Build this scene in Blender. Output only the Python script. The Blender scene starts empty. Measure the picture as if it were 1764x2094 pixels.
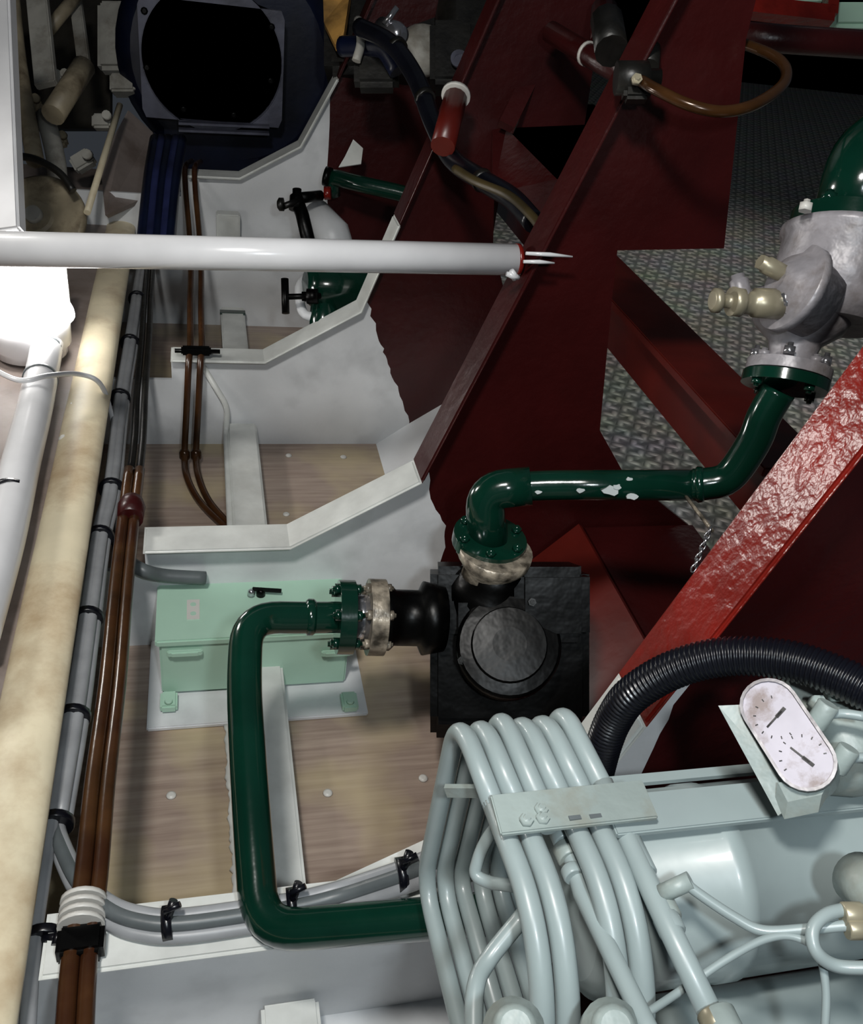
import bpy, bmesh, math, random
from mathutils import Vector, Matrix
random.seed(7)
SC = bpy.context.scene
COL = SC.collection
# ------------------------------------------------------------------ camera
H, FL, PI_, YW, RL = .826, 1859.38, .60447, .29609, .15219
CF = Vector((math.sin(YW)*math.cos(PI_), math.cos(YW)*math.cos(PI_), -math.sin(PI_)))
_rt = Vector((math.cos(YW), -math.sin(YW), 0)); _up = _rt.cross(CF)
CA = _rt*math.cos(RL)+_up*math.sin(RL); CB = -_rt*math.sin(RL)+_up*math.cos(RL)
CO = Vector((0, 0, H))
cam = bpy.data.cameras.new('camera'); cam.sensor_fit = 'VERTICAL'; cam.sensor_height = 24
cam.lens = 24*FL/2094; cam.clip_start = .01
co = bpy.data.objects.new('camera', cam); COL.objects.link(co)
co.matrix_world = Matrix(((CA.x, CB.x, -CF.x, 0), (CA.y, CB.y, -CF.y, 0), (CA.z, CB.z, -CF.z, H), (0, 0, 0, 1)))
SC.camera = co
# ------------------------------------------------------------------ light
w = bpy.data.worlds.new('world'); SC.world = w; w.use_nodes = True
w.node_tree.nodes['Background'].inputs[0].default_value = (.75, .85, 1, 1)
w.node_tree.nodes['Background'].inputs[1].default_value = .035
def lamp(name, loc, tgt, size, power, col=(1, 1, 1), spot=None):
    if spot:
        l = bpy.data.lights.new(name, 'SPOT'); l.spot_size = spot; l.spot_blend = .8; l.shadow_soft_size = size
    else:
        l = bpy.data.lights.new(name, 'AREA'); l.shape = 'DISK'; l.size = size
    l.energy = power; l.color = col
    o = bpy.data.objects.new(name, l); COL.objects.link(o); o.location = loc
    o.rotation_euler = (Vector(tgt)-Vector(loc)).to_track_quat('-Z', 'Y').to_euler()
    return o
lamp('added_light_left', (-.20, .14, 1.45), (.15, 1.0, 0), .16, 15.5, (1, .98, .94))  # unseen area light added above left to brighten frames and cables
lamp('flash_light', (.10, -.12, .98), (.3, .75, .1),   .06, 4.4, (.86, .95, 1))
lamp('glare_light_low', (-.62, 1.45, .5), (.43, .49, .42), .13, 3.0, (1, .97, .92))  # unseen area light, placed for the glare on the near red flange
lamp('far_fill_light', (2.4, 3.0, 2.3), (2.0, 2.6, -.3),   .3, 60, (1, .97, .92), math.radians(75))  # unseen spot added to brighten the far tread plate
SC.view_settings.view_transform = 'Standard'; SC.view_settings.look = 'None'
SC.view_settings.exposure = 0.0; SC.view_settings.gamma = 1; SC.view_settings.use_curve_mapping = False

# ------------------------------------------------------------------ helpers
def ray(px, py): return CA*((px-882)/FL)-CB*((py-1047)/FL)+CF
def U(px, py, ax, v):
    d = ray(px, py); i = 'xyz'.index(ax); return CO+d*((v-CO[i])/d[i])
def D(px, py, dep): return CO+ray(px, py)*dep
def V(*a): return Vector(a)

def lin(c):
    return tuple(((x/255)/12.92 if x/255 <= .04045 else ((x/255+.055)/1.055)**2.4) for x in c)
def mat(name, rgb, rough=.45, metal=0., var=.12, vscale=14., bump=.15, bscale=40., dirt=None, dirt_amt=.4, dscale=6., stretch=None, coat=0.):
    m = bpy.data.materials.new(name); m.use_nodes = True; nt = m.node_tree; N = nt.nodes; L = nt.links
    b = N['Principled BSDF']; b.inputs['Roughness'].default_value = rough; b.inputs['Metallic'].default_value = metal
    b.inputs['Coat Weight'].default_value = coat; b.inputs['Coat Roughness'].default_value = .08
    tc = N.new('ShaderNodeTexCoord'); mp = N.new('ShaderNodeMapping'); L.new(tc.outputs['Object'], mp.inputs[0])
    if stretch: mp.inputs['Scale'].default_value = stretch
    n = N.new('ShaderNodeTexNoise'); n.inputs['Scale'].default_value = vscale; n.inputs['Detail'].default_value = 5; L.new(mp.outputs[0], n.inputs[0])
    c = lin(rgb); lo = tuple(x*(1-var*1.6) for x in c); hi = tuple(min(1, x*(1+var)) for x in c)
    r = N.new('ShaderNodeValToRGB'); r.color_ramp.elements[0].position = .32; r.color_ramp.elements[1].position = .68
    r.color_ramp.elements[0].color = (*lo, 1); r.color_ramp.elements[1].color = (*hi, 1); L.new(n.outputs['Fac'], r.inputs[0])
    out = r.outputs[0]
    if dirt:
        n2 = N.new('ShaderNodeTexNoise'); n2.inputs['Scale'].default_value = dscale; n2.inputs['Detail'].default_value = 7; n2.inputs['Roughness'].default_value = .65
        L.new(mp.outputs[0], n2.inputs[0])
        r2 = N.new('ShaderNodeValToRGB'); r2.color_ramp.elements[0].position = .48; r2.color_ramp.elements[1].position = .66
        r2.color_ramp.elements[0].color = (0, 0, 0, 1); r2.color_ramp.elements[1].color = (dirt_amt,)*3+(1,); L.new(n2.outputs['Fac'], r2.inputs[0])
        mx = N.new('ShaderNodeMixRGB'); L.new(r2.outputs[0], mx.inputs[0]); L.new(out, mx.inputs[1]); mx.inputs[2].default_value = (*lin(dirt), 1); out = mx.outputs[0]
    L.new(out, b.inputs['Base Color'])
    if bump:
        n3 = N.new('ShaderNodeTexNoise'); n3.inputs['Scale'].default_value = bscale; n3.inputs['Detail'].default_value = 3; L.new(mp.outputs[0], n3.inputs[0])
        bp = N.new('ShaderNodeBump'); bp.inputs['Strength'].default_value = bump; bp.inputs['Distance'].default_value = .004
        L.new(n3.outputs['Fac'], bp.inputs['Height']); L.new(bp.outputs[0], b.inputs['Normal'])
    return m
M = {}
M['white'] = mat('white_paint', (214, 216, 212), .35, dirt=(150, 146, 135), dirt_amt=.25, dscale=5, bump=.12, bscale=60)
M['whiteweb'] = mat('white_web_paint', (222, 224, 226), .42, dirt=(150, 148, 146), dirt_amt=.3, dscale=7, bump=.2, bscale=35)
M['redm'] = mat('orange_and_lit_red_paint', (88, 22, 15), .34, var=.12, bump=.1, bscale=30)  # red lightened in colour for the lit girder and beam; also orange stub
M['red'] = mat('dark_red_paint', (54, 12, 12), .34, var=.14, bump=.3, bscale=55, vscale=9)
M['redhi'] = mat('lit_red_paint', (118, 26, 18), .24, var=.2, bump=.4, bscale=75, vscale=18, dirt=(96, 18, 16), dirt_amt=.5, dscale=9)  # brighter copy of the red; near flange's strong light put into its colour
M['green'] = mat('green_pipe_paint', (7, 43, 32), .16, var=.15, bump=.1, bscale=45, coat=.5)
M['cool'] = mat('grey_green_enamel', (144, 156, 156), .36, var=.05, bump=.08, bscale=30, coat=.2)
M['coold'] = mat('grey_green_enamel_worn', (142, 153, 150), .42, var=.1, bump=.3, bscale=60, dirt=(120, 110, 90), dirt_amt=.35, dscale=25)
M['box'] = mat('pale_green_box_enamel', (174, 208, 188), .42, var=.03, bump=.04)
M['black'] = mat('black_enamel', (2, 2, 2), .34, var=.2, bump=.35, bscale=30, dirt=(5, 5, 5), dirt_amt=.4, dscale=20)
M['black'].node_tree.nodes['Principled BSDF'].inputs['Specular IOR Level'].default_value = .16
M['rubber'] = mat('black_rubber', (12, 13, 20), .28, var=.2, bump=.2)
M['cable'] = mat('grey_cable_sheath', (150, 152, 155), .4, var=.12, vscale=20, bump=.1)
M['cableD'] = mat('dark_cable_sheath', (92, 98, 100), .4, var=.12, vscale=20, bump=.1)
M['brown'] = mat('brown_stained_pipe', (66, 42, 22), .25, var=.3, vscale=16, bump=.1, dirt=(52, 24, 14), dirt_amt=.7, dscale=7)
M['copper'] = mat('brown_copper', (70, 44, 22), .22, metal=.3, var=.3, bump=.05)
M['cream'] = mat('cream_stained_lagging', (226, 214, 184), .5, var=.1, vscale=9, bump=.35, bscale=22, dirt=(150, 112, 66), dirt_amt=.6, dscale=5)
M['tan'] = mat('brown_grey_plate', (140, 128, 122), .5, var=.14, vscale=8, bump=.3, bscale=25, dirt=(92, 76, 66), dirt_amt=.6, dscale=7)
M['pipew'] = mat('white_pipe_paint', (222, 222, 224), .22, var=.05, bump=.1, bscale=20, coat=.3)
M['valve'] = mat('grey_cast_metal', (150, 146, 150), .4, metal=.1, var=.2, vscale=30, bump=.5, bscale=45, dirt=(96, 84, 74), dirt_amt=.7, dscale=16)
M['steel'] = mat('bright_steel', (200, 200, 205), .18, metal=.9, var=.08, bump=.1)
M['brass'] = mat('brass', (158, 150, 128), .35, metal=.4, var=.15, bump=.1)
M['peel'] = mat('peeling_paint_and_steel', (150, 140, 125), .35, metal=.2, var=.5, vscale=60, bump=.6, bscale=60, dirt=(40, 34, 24), dirt_amt=.9, dscale=40)
M['blue'] = mat('dark_blue_paint', (8, 17, 42), .35, var=.4, vscale=6, bump=.1)
M['bluel'] = mat('blue_purple_hose', (34, 40, 78), .4, var=.5, vscale=8, bump=.1)
M['duct'] = mat('lavender_grey_flange', (92, 94, 110), .45, var=.25, vscale=12, bump=.3, dirt=(60, 60, 72), dirt_amt=.6, dscale=9)
M['void'] = mat('deep_shade_black', (0, 0, 0), 1., var=.1, bump=0)  # pure black colour stands in for darkness in openings and at the back
M['junk'] = mat('beige_grimy_paint', (158, 146, 122), .5, var=.25, vscale=10, bump=.3, dirt=(76, 62, 44), dirt_amt=.8, dscale=9)
M['junkw'] = mat('offwhite_grimy_paint', (170, 168, 160), .5, var=.2, vscale=10, bump=.2, dirt=(96, 88, 76), dirt_amt=.7, dscale=9)
M['dark'] = mat('dark_olive_plate', (40, 36, 28), .6, var=.4, vscale=7, bump=.3)
M['darkm'] = mat('dark_machine_paint', (22, 21, 18), .4, var=.5, vscale=20, bump=.3)
M['yellow'] = mat('yellow_brown_cloth', (176, 132, 66), .8, var=.35, vscale=18, bump=.5)
M['gauge'] = mat('speckled_gauge_face', (176, 170, 180), .5, var=.06, vscale=30, bump=.1, dirt=(110, 90, 80), dirt_amt=.8, dscale=46)
M['chip'] = mat('flaked_pale_patch', (170, 176, 176), .5, var=.1, bump=.2)
M['strap'] = mat('white_banding', (208, 206, 200), .4, var=.05, bump=.1)
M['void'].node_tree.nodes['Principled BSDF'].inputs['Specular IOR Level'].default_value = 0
M['olive'] = mat('olive_hose_sheath', (58, 48, 24), .45, var=.3)
# brown plating with streaks running across the hull
def floor_mat():
    m = bpy.data.materials.new('brown_hull_plating'); m.use_nodes = True; nt = m.node_tree; N = nt.nodes; L = nt.links
    b = N['Principled BSDF']; b.inputs['Roughness'].default_value = .32
    tc = N.new('ShaderNodeTexCoord'); mp = N.new('ShaderNodeMapping'); mp.inputs['Scale'].default_value = (3, 55, 3); L.new(tc.outputs['Object'], mp.inputs[0])
    n = N.new('ShaderNodeTexNoise'); n.inputs['Scale'].default_value = 2.5; n.inputs['Detail'].default_value = 6; L.new(mp.outputs[0], n.inputs[0])
    n2 = N.new('ShaderNodeTexNoise'); n2.inputs['Scale'].default_value = 5.5; n2.inputs['Detail'].default_value = 3; L.new(tc.outputs['Object'], n2.inputs[0])
    r = N.new('ShaderNodeValToRGB'); r.color_ramp.elements[0].position = .25; r.color_ramp.elements[1].position = .75
    r.color_ramp.elements[0].color = (*lin((136, 117, 106)), 1); r.color_ramp.elements[1].color = (*lin((174, 156, 142)), 1); L.new(n.outputs['Fac'], r.inputs[0])
    r2 = N.new('ShaderNodeValToRGB'); r2.color_ramp.elements[0].position = .45; r2.color_ramp.elements[1].position = .62
    r2.color_ramp.elements[0].color = (0, 0, 0, 1); r2.color_ramp.elements[1].color = (.7, .7, .7, 1); L.new(n2.outputs['Fac'], r2.inputs[0])
    mx = N.new('ShaderNodeMixRGB'); L.new(r2.outputs[0], mx.inputs[0]); L.new(r.outputs[0], mx.inputs[1]); mx.inputs[2].default_value = (*lin((190, 174, 138)), 1)
    L.new(mx.outputs[0], b.inputs['Base Color'])
    bp = N.new('ShaderNodeBump'); bp.inputs['Strength'].default_value = .08; bp.inputs['Distance'].default_value = .003; L.new(n.outputs['Fac'], bp.inputs['Height']); L.new(bp.outputs[0], b.inputs['Normal'])
    return m
M['floor'] = floor_mat()
def checker_mat():
    m = bpy.data.materials.new('tread_plate'); m.use_nodes = True; nt = m.node_tree; N = nt.nodes; L = nt.links
    b = N['Principled BSDF']; b.inputs['Roughness'].default_value = .5; b.inputs['Metallic'].default_value = .2
    tc = N.new('ShaderNodeTexCoord'); outs = []
    for ang, off in ((.5, 0), (-1.07, .5)):
        mp = N.new('ShaderNodeMapping'); mp.inputs['Rotation'].default_value = (0, 0, ang); mp.inputs['Scale'].default_value = (22, 22, 22); L.new(tc.outputs['Object'], mp.inputs[0])
        sx = N.new('ShaderNodeSeparateXYZ'); L.new(mp.outputs[0], sx.inputs[0])
        def osc(o, f, ph):
            a = N.new('ShaderNodeMath'); a.operation = 'MULTIPLY_ADD'; a.inputs[1].default_value = f; a.inputs[2].default_value = ph; L.new(o, a.inputs[0])
            s = N.new('ShaderNodeMath'); s.operation = 'SINE'; L.new(a.outputs[0], s.inputs[0]); return s.outputs[0]
        p = N.new('ShaderNodeMath'); p.operation = 'MULTIPLY'; L.new(osc(sx.outputs[0], 3.14, off*3.14), p.inputs[0]); L.new(osc(sx.outputs[1], 6.28, 0), p.inputs[1]); outs.append(p.outputs[0])
    mxx = N.new('ShaderNodeMath'); mxx.operation = 'MAXIMUM'; L.new(outs[0], mxx.inputs[0]); L.new(outs[1], mxx.inputs[1])
    r = N.new('ShaderNodeValToRGB'); r.color_ramp.elements[0].position = .25; r.color_ramp.elements[1].position = .8
    r.color_ramp.elements[0].color = (*lin((150, 152, 146)), 1); r.color_ramp.elements[1].color = (*lin((232, 230, 220)), 1); L.new(mxx.outputs[0], r.inputs[0])
    nz = N.new('ShaderNodeTexNoise'); nz.inputs['Scale'].default_value = 9; nz.inputs['Detail'].default_value = 6; L.new(tc.outputs['Object'], nz.inputs[0])
    mx = N.new('ShaderNodeMixRGB'); mx.blend_type = 'MULTIPLY'; mx.inputs[0].default_value = .45; L.new(r.outputs[0], mx.inputs[1]); L.new(nz.outputs['Color'], mx.inputs[2])
    L.new(mx.outputs[0], b.inputs['Base Color'])
    bp = N.new('ShaderNodeBump'); bp.inputs['Strength'].default_value = .8; bp.inputs['Distance'].default_value = .004; L.new(mxx.outputs[0], bp.inputs['Height']); L.new(bp.outputs[0], b.inputs['Normal'])
    return m
M['checker'] = checker_mat()
def emis(name, col, s):
    m = bpy.data.materials.new(name); m.use_nodes = True; b = m.node_tree.nodes['Principled BSDF']
    b.inputs['Emission Color'].default_value = (*col, 1); b.inputs['Emission Strength'].default_value = s; return m
M['glow'] = emis('lit_lamp_glass', (1, .98, .95), 30)

# geometry ---------------------------------------------------------
def fillet(pts, fr, n=8):
    pts = [Vector(p) for p in pts]
    if fr <= 0: return pts
    out = [pts[0]]
    for i in range(1, len(pts)-1):
        a, b, c = pts[i-1], pts[i], pts[i+1]; u = a-b; v = c-b
        if u.length < 1e-6 or v.length < 1e-6: continue
        t = min(fr, u.length*.48, v.length*.48); p = b+u.normalized()*t; q = b+v.normalized()*t
        for k in range(n+1):
            s = k/n; out.append(p*(1-s)**2+b*2*s*(1-s)+q*s*s)
    out.append(pts[-1]); return out
def smooth(pts, n=8):
    pts = [Vector(p) for p in pts]; P = [pts[0]*2-pts[1]]+pts+[pts[-1]*2-pts[-2]]; out = []
    for i in range(1, len(P)-2):
        p0, p1, p2, p3 = P[i-1:i+3]
        for k in range(n):
            t = k/n
            out.append(.5*((2*p1)+(-p0+p2)*t+(2*p0-5*p1+4*p2-p3)*t*t+(-p0+3*p1-3*p2+p3)*t**3))
    out.append(pts[-1]); return out
def sweep(bm, pts, r, seg=16, cap=True):
    pts = [Vector(p) for p in pts]
    q = [pts[0]]
    for p in pts[1:]:
        if (p-q[-1]).length > 1e-5: q.append(p)
    pts = q; n = len(pts); rs = r if isinstance(r, (list, tuple)) else [r]*n
    if len(rs) != n: rs = [rs[0]]*n
    t0 = (pts[1]-pts[0]).normalized(); nx = t0.orthogonal().normalized(); rings = []
    for i, p in enumerate(pts):
        t = (pts[min(i+1, n-1)]-pts[max(i-1, 0)]).normalized()
        nx = (nx-t*nx.dot(t)).normalized(); ny = t.cross(nx)
        rings.append([bm.verts.new(p+(nx*math.cos(2*math.pi*k/seg)+ny*math.sin(2*math.pi*k/seg))*rs[i]) for k in range(seg)])
    for a, b in zip(rings, rings[1:]):
        for k in range(seg):
            f = bm.faces.new((a[k], a[(k+1) % seg], b[(k+1) % seg], b[k])); f.smooth = True
    if cap:
        bm.faces.new(rings[0][::-1]); bm.faces.new(rings[-1])
def tube(bm, pts, r, fr=0, seg=16, sm=0):
    sweep(bm, smooth(pts, sm) if sm else fillet(pts, fr), r, seg)
def lathe(bm, a, axis, prof, seg=28):
    "prof: list of (distance along the axis, radius)"
    a = Vector(a); t = Vector(axis).normalized(); nx = t.orthogonal().normalized(); ny = t.cross(nx); rings = []
    for d, r in prof:
        rings.append([bm.verts.new(a+t*d+(nx*math.cos(2*math.pi*k/seg)+ny*math.sin(2*math.pi*k/seg))*max(r, 1e-5)) for k in range(seg)])
    for i, (p, q) in enumerate(zip(rings, rings[1:])):
        for k in range(seg):
            f = bm.faces.new((p[k], p[(k+1) % seg], q[(k+1) % seg], q[k])); f.smooth = abs(prof[i][0]-prof[i+1][0]) > 1e-6 and abs(prof[i][1]-prof[i+1][1]) < abs(prof[i][0]-prof[i+1][0])*3
    bm.faces.new(rings[0][::-1]); bm.faces.new(rings[-1])
def frame_m(o, x, y):
    x = Vector(x).normalized(); y = Vector(y); y = (y-x*x.dot(y)).normalized(); z = x.cross(y)
    return Matrix(((x.x, y.x, z.x, o[0]), (x.y, y.y, z.y, o[1]), (x.z, y.z, z.z, o[2]), (0, 0, 0, 1)))
def boxm(bm, m, sx, sy, sz, bev=0.):
    vs = [m @ Vector((x*sx/2, y*sy/2, z*sz/2)) for x in (-1, 1) for y in (-1, 1) for z in (-1, 1)]
    v = [bm.verts.new(p) for p in vs]; fs = [bm.faces.new([v[i] for i in f]) for f in ((0, 1, 3, 2), (4, 6, 7, 5), (0, 4, 5, 1), (2, 3, 7, 6), (0, 2, 6, 4), (1, 5, 7, 3))]
    if bev:
        bmesh.ops.bevel(bm, geom=list({e for f in fs for e in f.edges}), offset=bev, segments=2, affect='EDGES')
def box(bm, lo, hi, bev=0.):
    c = [(a+b)/2 for a, b in zip(lo, hi)]; boxm(bm, Matrix.Translation(c), *[abs(b-a) for a, b in zip(lo, hi)], bev)
def bar(bm, a, b, w_, h_, up=(0, 0, 1), bev=0.):
    a = Vector(a); b = Vector(b); x = (b-a).normalized(); y = Vector(up).cross(x)
    boxm(bm, frame_m((a+b)/2, x, y), (b-a).length, w_, h_, bev)
def slab(bm, pts, off, mi=0):
    "closed polygon given a thickness"
    off = Vector(off); a = [bm.verts.new(Vector(p)) for p in pts]; b = [bm.verts.new(Vector(p)+off) for p in pts]; n = len(pts)
    fs = [bm.faces.new(a), bm.faces.new(b[::-1])]
    for i in range(n): fs.append(bm.faces.new((a[i], b[i], b[(i+1) % n], a[(i+1) % n])))
    for f in fs: f.material_index = mi
    return fs
def hexbolt(bm, p, n, r, h_):
    lathe(bm, p, n, [(0, r), (h_, r), (h_, r*.55), (h_*1.5, r*.5)], 6)

def root(o):
    while o.parent: o = o.parent
    return o
def obj(name, bm, mats, parent=None, label=None, kind=None, recalc=True):
    if parent:
        bmesh.ops.translate(bm, verts=bm.verts, vec=-root(parent).location)
    if recalc: bmesh.ops.recalc_face_normals(bm, faces=bm.faces)
    me = bpy.data.meshes.new(name); bm.to_mesh(me); bm.free()
    for m in (mats if isinstance(mats, (list, tuple)) else [mats]): me.materials.append(M[m])
    o = bpy.data.objects.new(name, me); COL.objects.link(o)
    if parent: o.parent = parent
    if label: o['label'] = label
    if kind: o['kind'] = kind
    return o
def thing(name, label, cat, loc=(0, 0, 0), group=None):
    o = bpy.data.objects.new(name, None); COL.objects.link(o); o.empty_display_size = .02
    o.location = loc; o['label'] = label; o['category'] = cat
    if group: o['group'] = group
    return o
def tag(o, label, cat, group=None):
    o['label'] = label; o['category'] = cat
    if group: o['group'] = group
    return o
def nb(): return bmesh.new()
def B(fn, *a, **k):
    bm = nb(); fn(bm, *a, **k); return bm

# ================================================================== STRUCTURE
Y0, Y1, Y2, Y3 = .519, 1.119, 1.719, 2.319
FW = .062
ZF = -.205
bm = nb(); box(bm, (-1.3, -.4, ZF-.01), (.37, Y0-.03, ZF)); obj('floor', bm, 'whiteweb', kind='structure')
bm = nb(); box(bm, (-1.3, Y0-.03, ZF-.01), (.37, Y3+.7, ZF))
hull = obj('floor', bm, 'floor', kind='structure')
for (px, py) in ((350, 1627), (670, 1622), (865, 1592), (590, 932), (702, 935), (585, 1052), (345, 1150)):
    p = U(px, py, 'z', ZF); bm = nb(); lathe(bm, p, (0, 0, 1), [(0, .007), (.002, .006), (.0035, .003)], 14)
    o = obj('rivet', bm, 'strap', hull)
# rising side of the hull under the bed
bm = nb(); slab(bm, [(.36, -.4, ZF-.004), (.36, Y1-.03, ZF-.004), (.75, Y1-.03, -.10), (.75, -.4, -.10)], (0, 0, -.01))
obj('floor', bm, 'red', kind='structure')
bm = nb(); slab(bm, [(.355, Y1-.03, ZF-.004), (.37, Y3+.7, ZF-.004), (.62, Y3+.7, -.02), (.62, Y1-.03, -.02)], (0, 0, -.01))
obj('floor', bm, 'whiteweb', kind='structure')
bm = nb(); box(bm, (.76, .62, -.32), (6.5, 8, -.30))
obj('floor', bm, 'checker', kind='structure')
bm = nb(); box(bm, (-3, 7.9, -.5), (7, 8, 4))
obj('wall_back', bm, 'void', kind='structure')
bm = nb(); box(bm, (-1.5, -.4, -.5), (-1.45, 8, 4))
obj('wall_left', bm, 'dark', kind='structure')

# longitudinal stiffener
def stiff(y0, y1, label):
    bm = nb(); box(bm, (.045, y0, ZF), (.105, y1, -.15), .004)
    tag(obj('hull_stiffener', bm, 'white'), label, 'stiffener', None)
stiff(.0, Y0-.036, 'short white longitudinal stiffener in front of the nearest frame, bottom edge')
stiff(Y0-.024, Y1-.036, 'white longitudinal stiffener passing under the pale green box')
stiff(Y1-.024, Y2-.036, 'white longitudinal stiffener between the two oil-brown puddled plates in the middle bay')
stiff(Y2-.024, Y3-.036, 'white stiffener with thin green line in the far bay behind the horizontal pipe')
p = U(478, 637, 'z', -.148); bm = nb(); box(bm, (.043, p.y-.008, -.155), (.107, p.y+.008, -.1475)); obj('green_stripe', bm, 'green', bpy.data.objects['hull_stiffener.003'])

# ------------------------------------------------------------------ frames
A_, B_, C_ = (-.088, 0.), (.118, 0.), (.302, .114)
def steep(z): return (C_[0]+(z-C_[1])*.184/.555, z)
def jag(pts, n, a):
    out = []
    for p, q in zip(pts, pts[1:]):
        for k in range(n):
            t = k/n; x = p[0]+(q[0]-p[0])*t; z = p[1]+(q[1]-p[1])*t
            if 0 < k or out: x += random.uniform(-a, a)
            out.append((x, z))
    out.append(pts[-1]); return out
def hull_frame(y, label, prof, white_end, bound, right, zb, ztop):
    """prof: top edge up to the steep part; white_end: index/point where the flange turns red; bound: paint edge; right: rest of outline"""
    t = thing('ship_rib', label, 'frame', (0, y, zb))
    yw = y-FW/2
    bm = nb(); top = prof
    # white face: from far left along the profile to the paint edge, then down it
    cut = bound[0]
    lower = [p for p in top if p[1] <= cut[1]-1e-4 or p[0] <= C_[0]-.0001 and p[1] < cut[1]]
    upper = [p for p in top if p not in lower]
    bd = bound
    W = [(-.4, zb), (-.4, lower[0][1]-.055), (lower[0][0], lower[0][1]-.055)]+lower+bd
    slab(bm, [(x, yw, z) for x, z in W], (0, .008, 0), 0)
    R_ = bd[::-1]+upper+right
    slab(bm, [(x, yw, z) for x, z in R_], (0, .008, 0), 1)
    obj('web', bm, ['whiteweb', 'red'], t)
    def flange(pp, m, lab=None):
        bm = nb(); q = []; o_ = []
        for i, p in enumerate(pp):
            a = pp[max(i-1, 0)]; b = pp[min(i+1, len(pp)-1)]; d = Vector((b[0]-a[0], b[1]-a[1])).normalized(); o_.append((p[0]-d.y*.003, p[1]+d.x*.003))
        pp = o_
        for i, p in enumerate(pp):
            a = pp[max(i-1, 0)]; b = pp[min(i+1, len(pp)-1)]; d = Vector((b[0]-a[0], b[1]-a[1])).normalized(); q.append((p[0]+d.y*.006, p[1]-d.x*.006))
        vs = [[bm.verts.new((x, yy, z)) for x, z in pp]+[bm.verts.new((x, yy, z)) for x, z in q[::-1]] for yy in (y-FW, y)]
        n = len(vs[0])
        for i in range(n): bm.faces.new((vs[0][i], vs[0][(i+1) % n], vs[1][(i+1) % n], vs[1][i]))
        k = len(pp)
        for s in (0, 1):
            for i in range(k-1): bm.faces.new((vs[s][i], vs[s][i+1], vs[s][n-2-i], vs[s][n-1-i]))
        bmesh.ops.recalc_face_normals(bm, faces=bm.faces)
        bmesh.ops.bevel(bm, geom=[e for e in bm.edges if e.calc_length() > .03 and len(e.link_faces) == 2 and e.calc_face_angle(0) > 1.2], offset=.0035, segments=3, affect='EDGES')
        obj('flange', bm, m, t, lab)
    wl = [p for p in top if p[1] < white_end[1]]+[white_end]
    rl = [white_end]+[p for p in top if p[1] > white_end[1]+1e-4]
    flange(wl, 'white', 'white part of flange')
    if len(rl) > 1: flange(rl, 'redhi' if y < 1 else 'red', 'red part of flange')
    return t
def onw(px, py, y):
    p = U(px, py, 'y', y-FW/2); return (p.x, p.z)
# F1 -----------------------------------------------------------------
top = [A_, B_, C_, steep(1.02)]
b1 = jag([steep(.150), onw(880, 1020, Y1), onw(912, 1075, Y1), onw(908, 1130, Y1), (.34, ZF)], 5, .002)
n1 = [onw(1560, -60, Y1), onw(1525, 80, Y1), onw(1480, 508, Y1), onw(1262, 512, Y1), onw(1250, 620, Y1), onw(1226, 880, Y1), onw(1275, 968, Y1), (.78, .0), (.78, -.2)]
F1 = hull_frame(Y1, 'hull frame behind the pale green box, its dark red half holding the white pipe', top, C_, b1, n1+[(.34, ZF)][:0], ZF, 1)
# F2 -----------------------------------------------------------------
b2 = jag([steep(.14), onw(775, 690, Y2), onw(790, 735, Y2), onw(812, 790, Y2), onw(832, 850, Y2), onw(850, 915, Y2), (.47, ZF-.03)], 6, .004)
r2 = [(.66, 1.02), onw(1195, 255, Y2), onw(1030, 262, Y2), onw(1012, 300, Y2), onw(1008, 500, Y2), (.60, .15), (.66, .08), (.70, ZF-.03)]
F2 = hull_frame(Y2, 'middle hull frame with two brown tubes clamped to it, ragged red paint edge', [(-.062, 0)]+top[1:], steep(.29), b2, r2, ZF, 1)
# F3 : a deeper frame ---------------------------------------------------
top3 = [(-.045, .180), (.092, .183), (.233, .266), (.312, .423), (.43, .72)]
b3 = jag([(.3125, .424), onw(676, 200, Y3), onw(668, 350, Y3), (.33, ZF)], 3, .002)
r3 = [(.75, .72), (.75, ZF)]
hull_frame(Y3, 'farthest hull frame, white plate below the dark blue casing with red paint to its right', top3, (.3119, .4229), b3, r3, ZF, 1)
# F0 -----------------------------------------------------------------
def on0(px, py): return onw(px, py, Y0)
b0 = jag([steep(.262), on0(1440, 1370), on0(1400, 1410), on0(1330, 1530), (.37, ZF)], 4, .003)
r0 = [(1.0, 1.02), (1.0, -.1), (.75, -.1)]
F0 = hull_frame(Y0, 'nearest hull frame, grey cable bundle lying along it, steep bright red flange at right', [(-.15, 0)]+top[1:], steep(.27), b0, r0, ZF, 1)
# ------------------------------------------------------------------ engine bed girders
bm = nb(); gx, gz = .576, .015
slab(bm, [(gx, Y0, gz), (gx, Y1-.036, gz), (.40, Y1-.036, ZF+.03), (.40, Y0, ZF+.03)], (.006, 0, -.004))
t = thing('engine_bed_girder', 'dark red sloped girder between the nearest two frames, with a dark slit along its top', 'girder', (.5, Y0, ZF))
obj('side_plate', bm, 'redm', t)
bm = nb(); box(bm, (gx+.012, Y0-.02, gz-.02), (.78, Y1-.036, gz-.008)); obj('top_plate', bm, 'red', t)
# longitudinal flange bar beyond
P1, P2 = U(1245, 575, 'z', .22), U(1540, 858, 'z', .22)
xx = (P1.x+P2.x)/2
bm = nb(); box(bm, (xx-.05, Y1-.2, .21), (xx+.06, 2.6, .225), .002); box(bm, (xx-.004, Y1-.2, .10), (xx+.004, 2.6, .21))
t = thing('engine_bed_beam', 'red lengthwise beam running diagonally above the lower tread plate', 'beam', (xx, 1, .1))
obj('flange', bm, 'redm', t)

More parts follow.
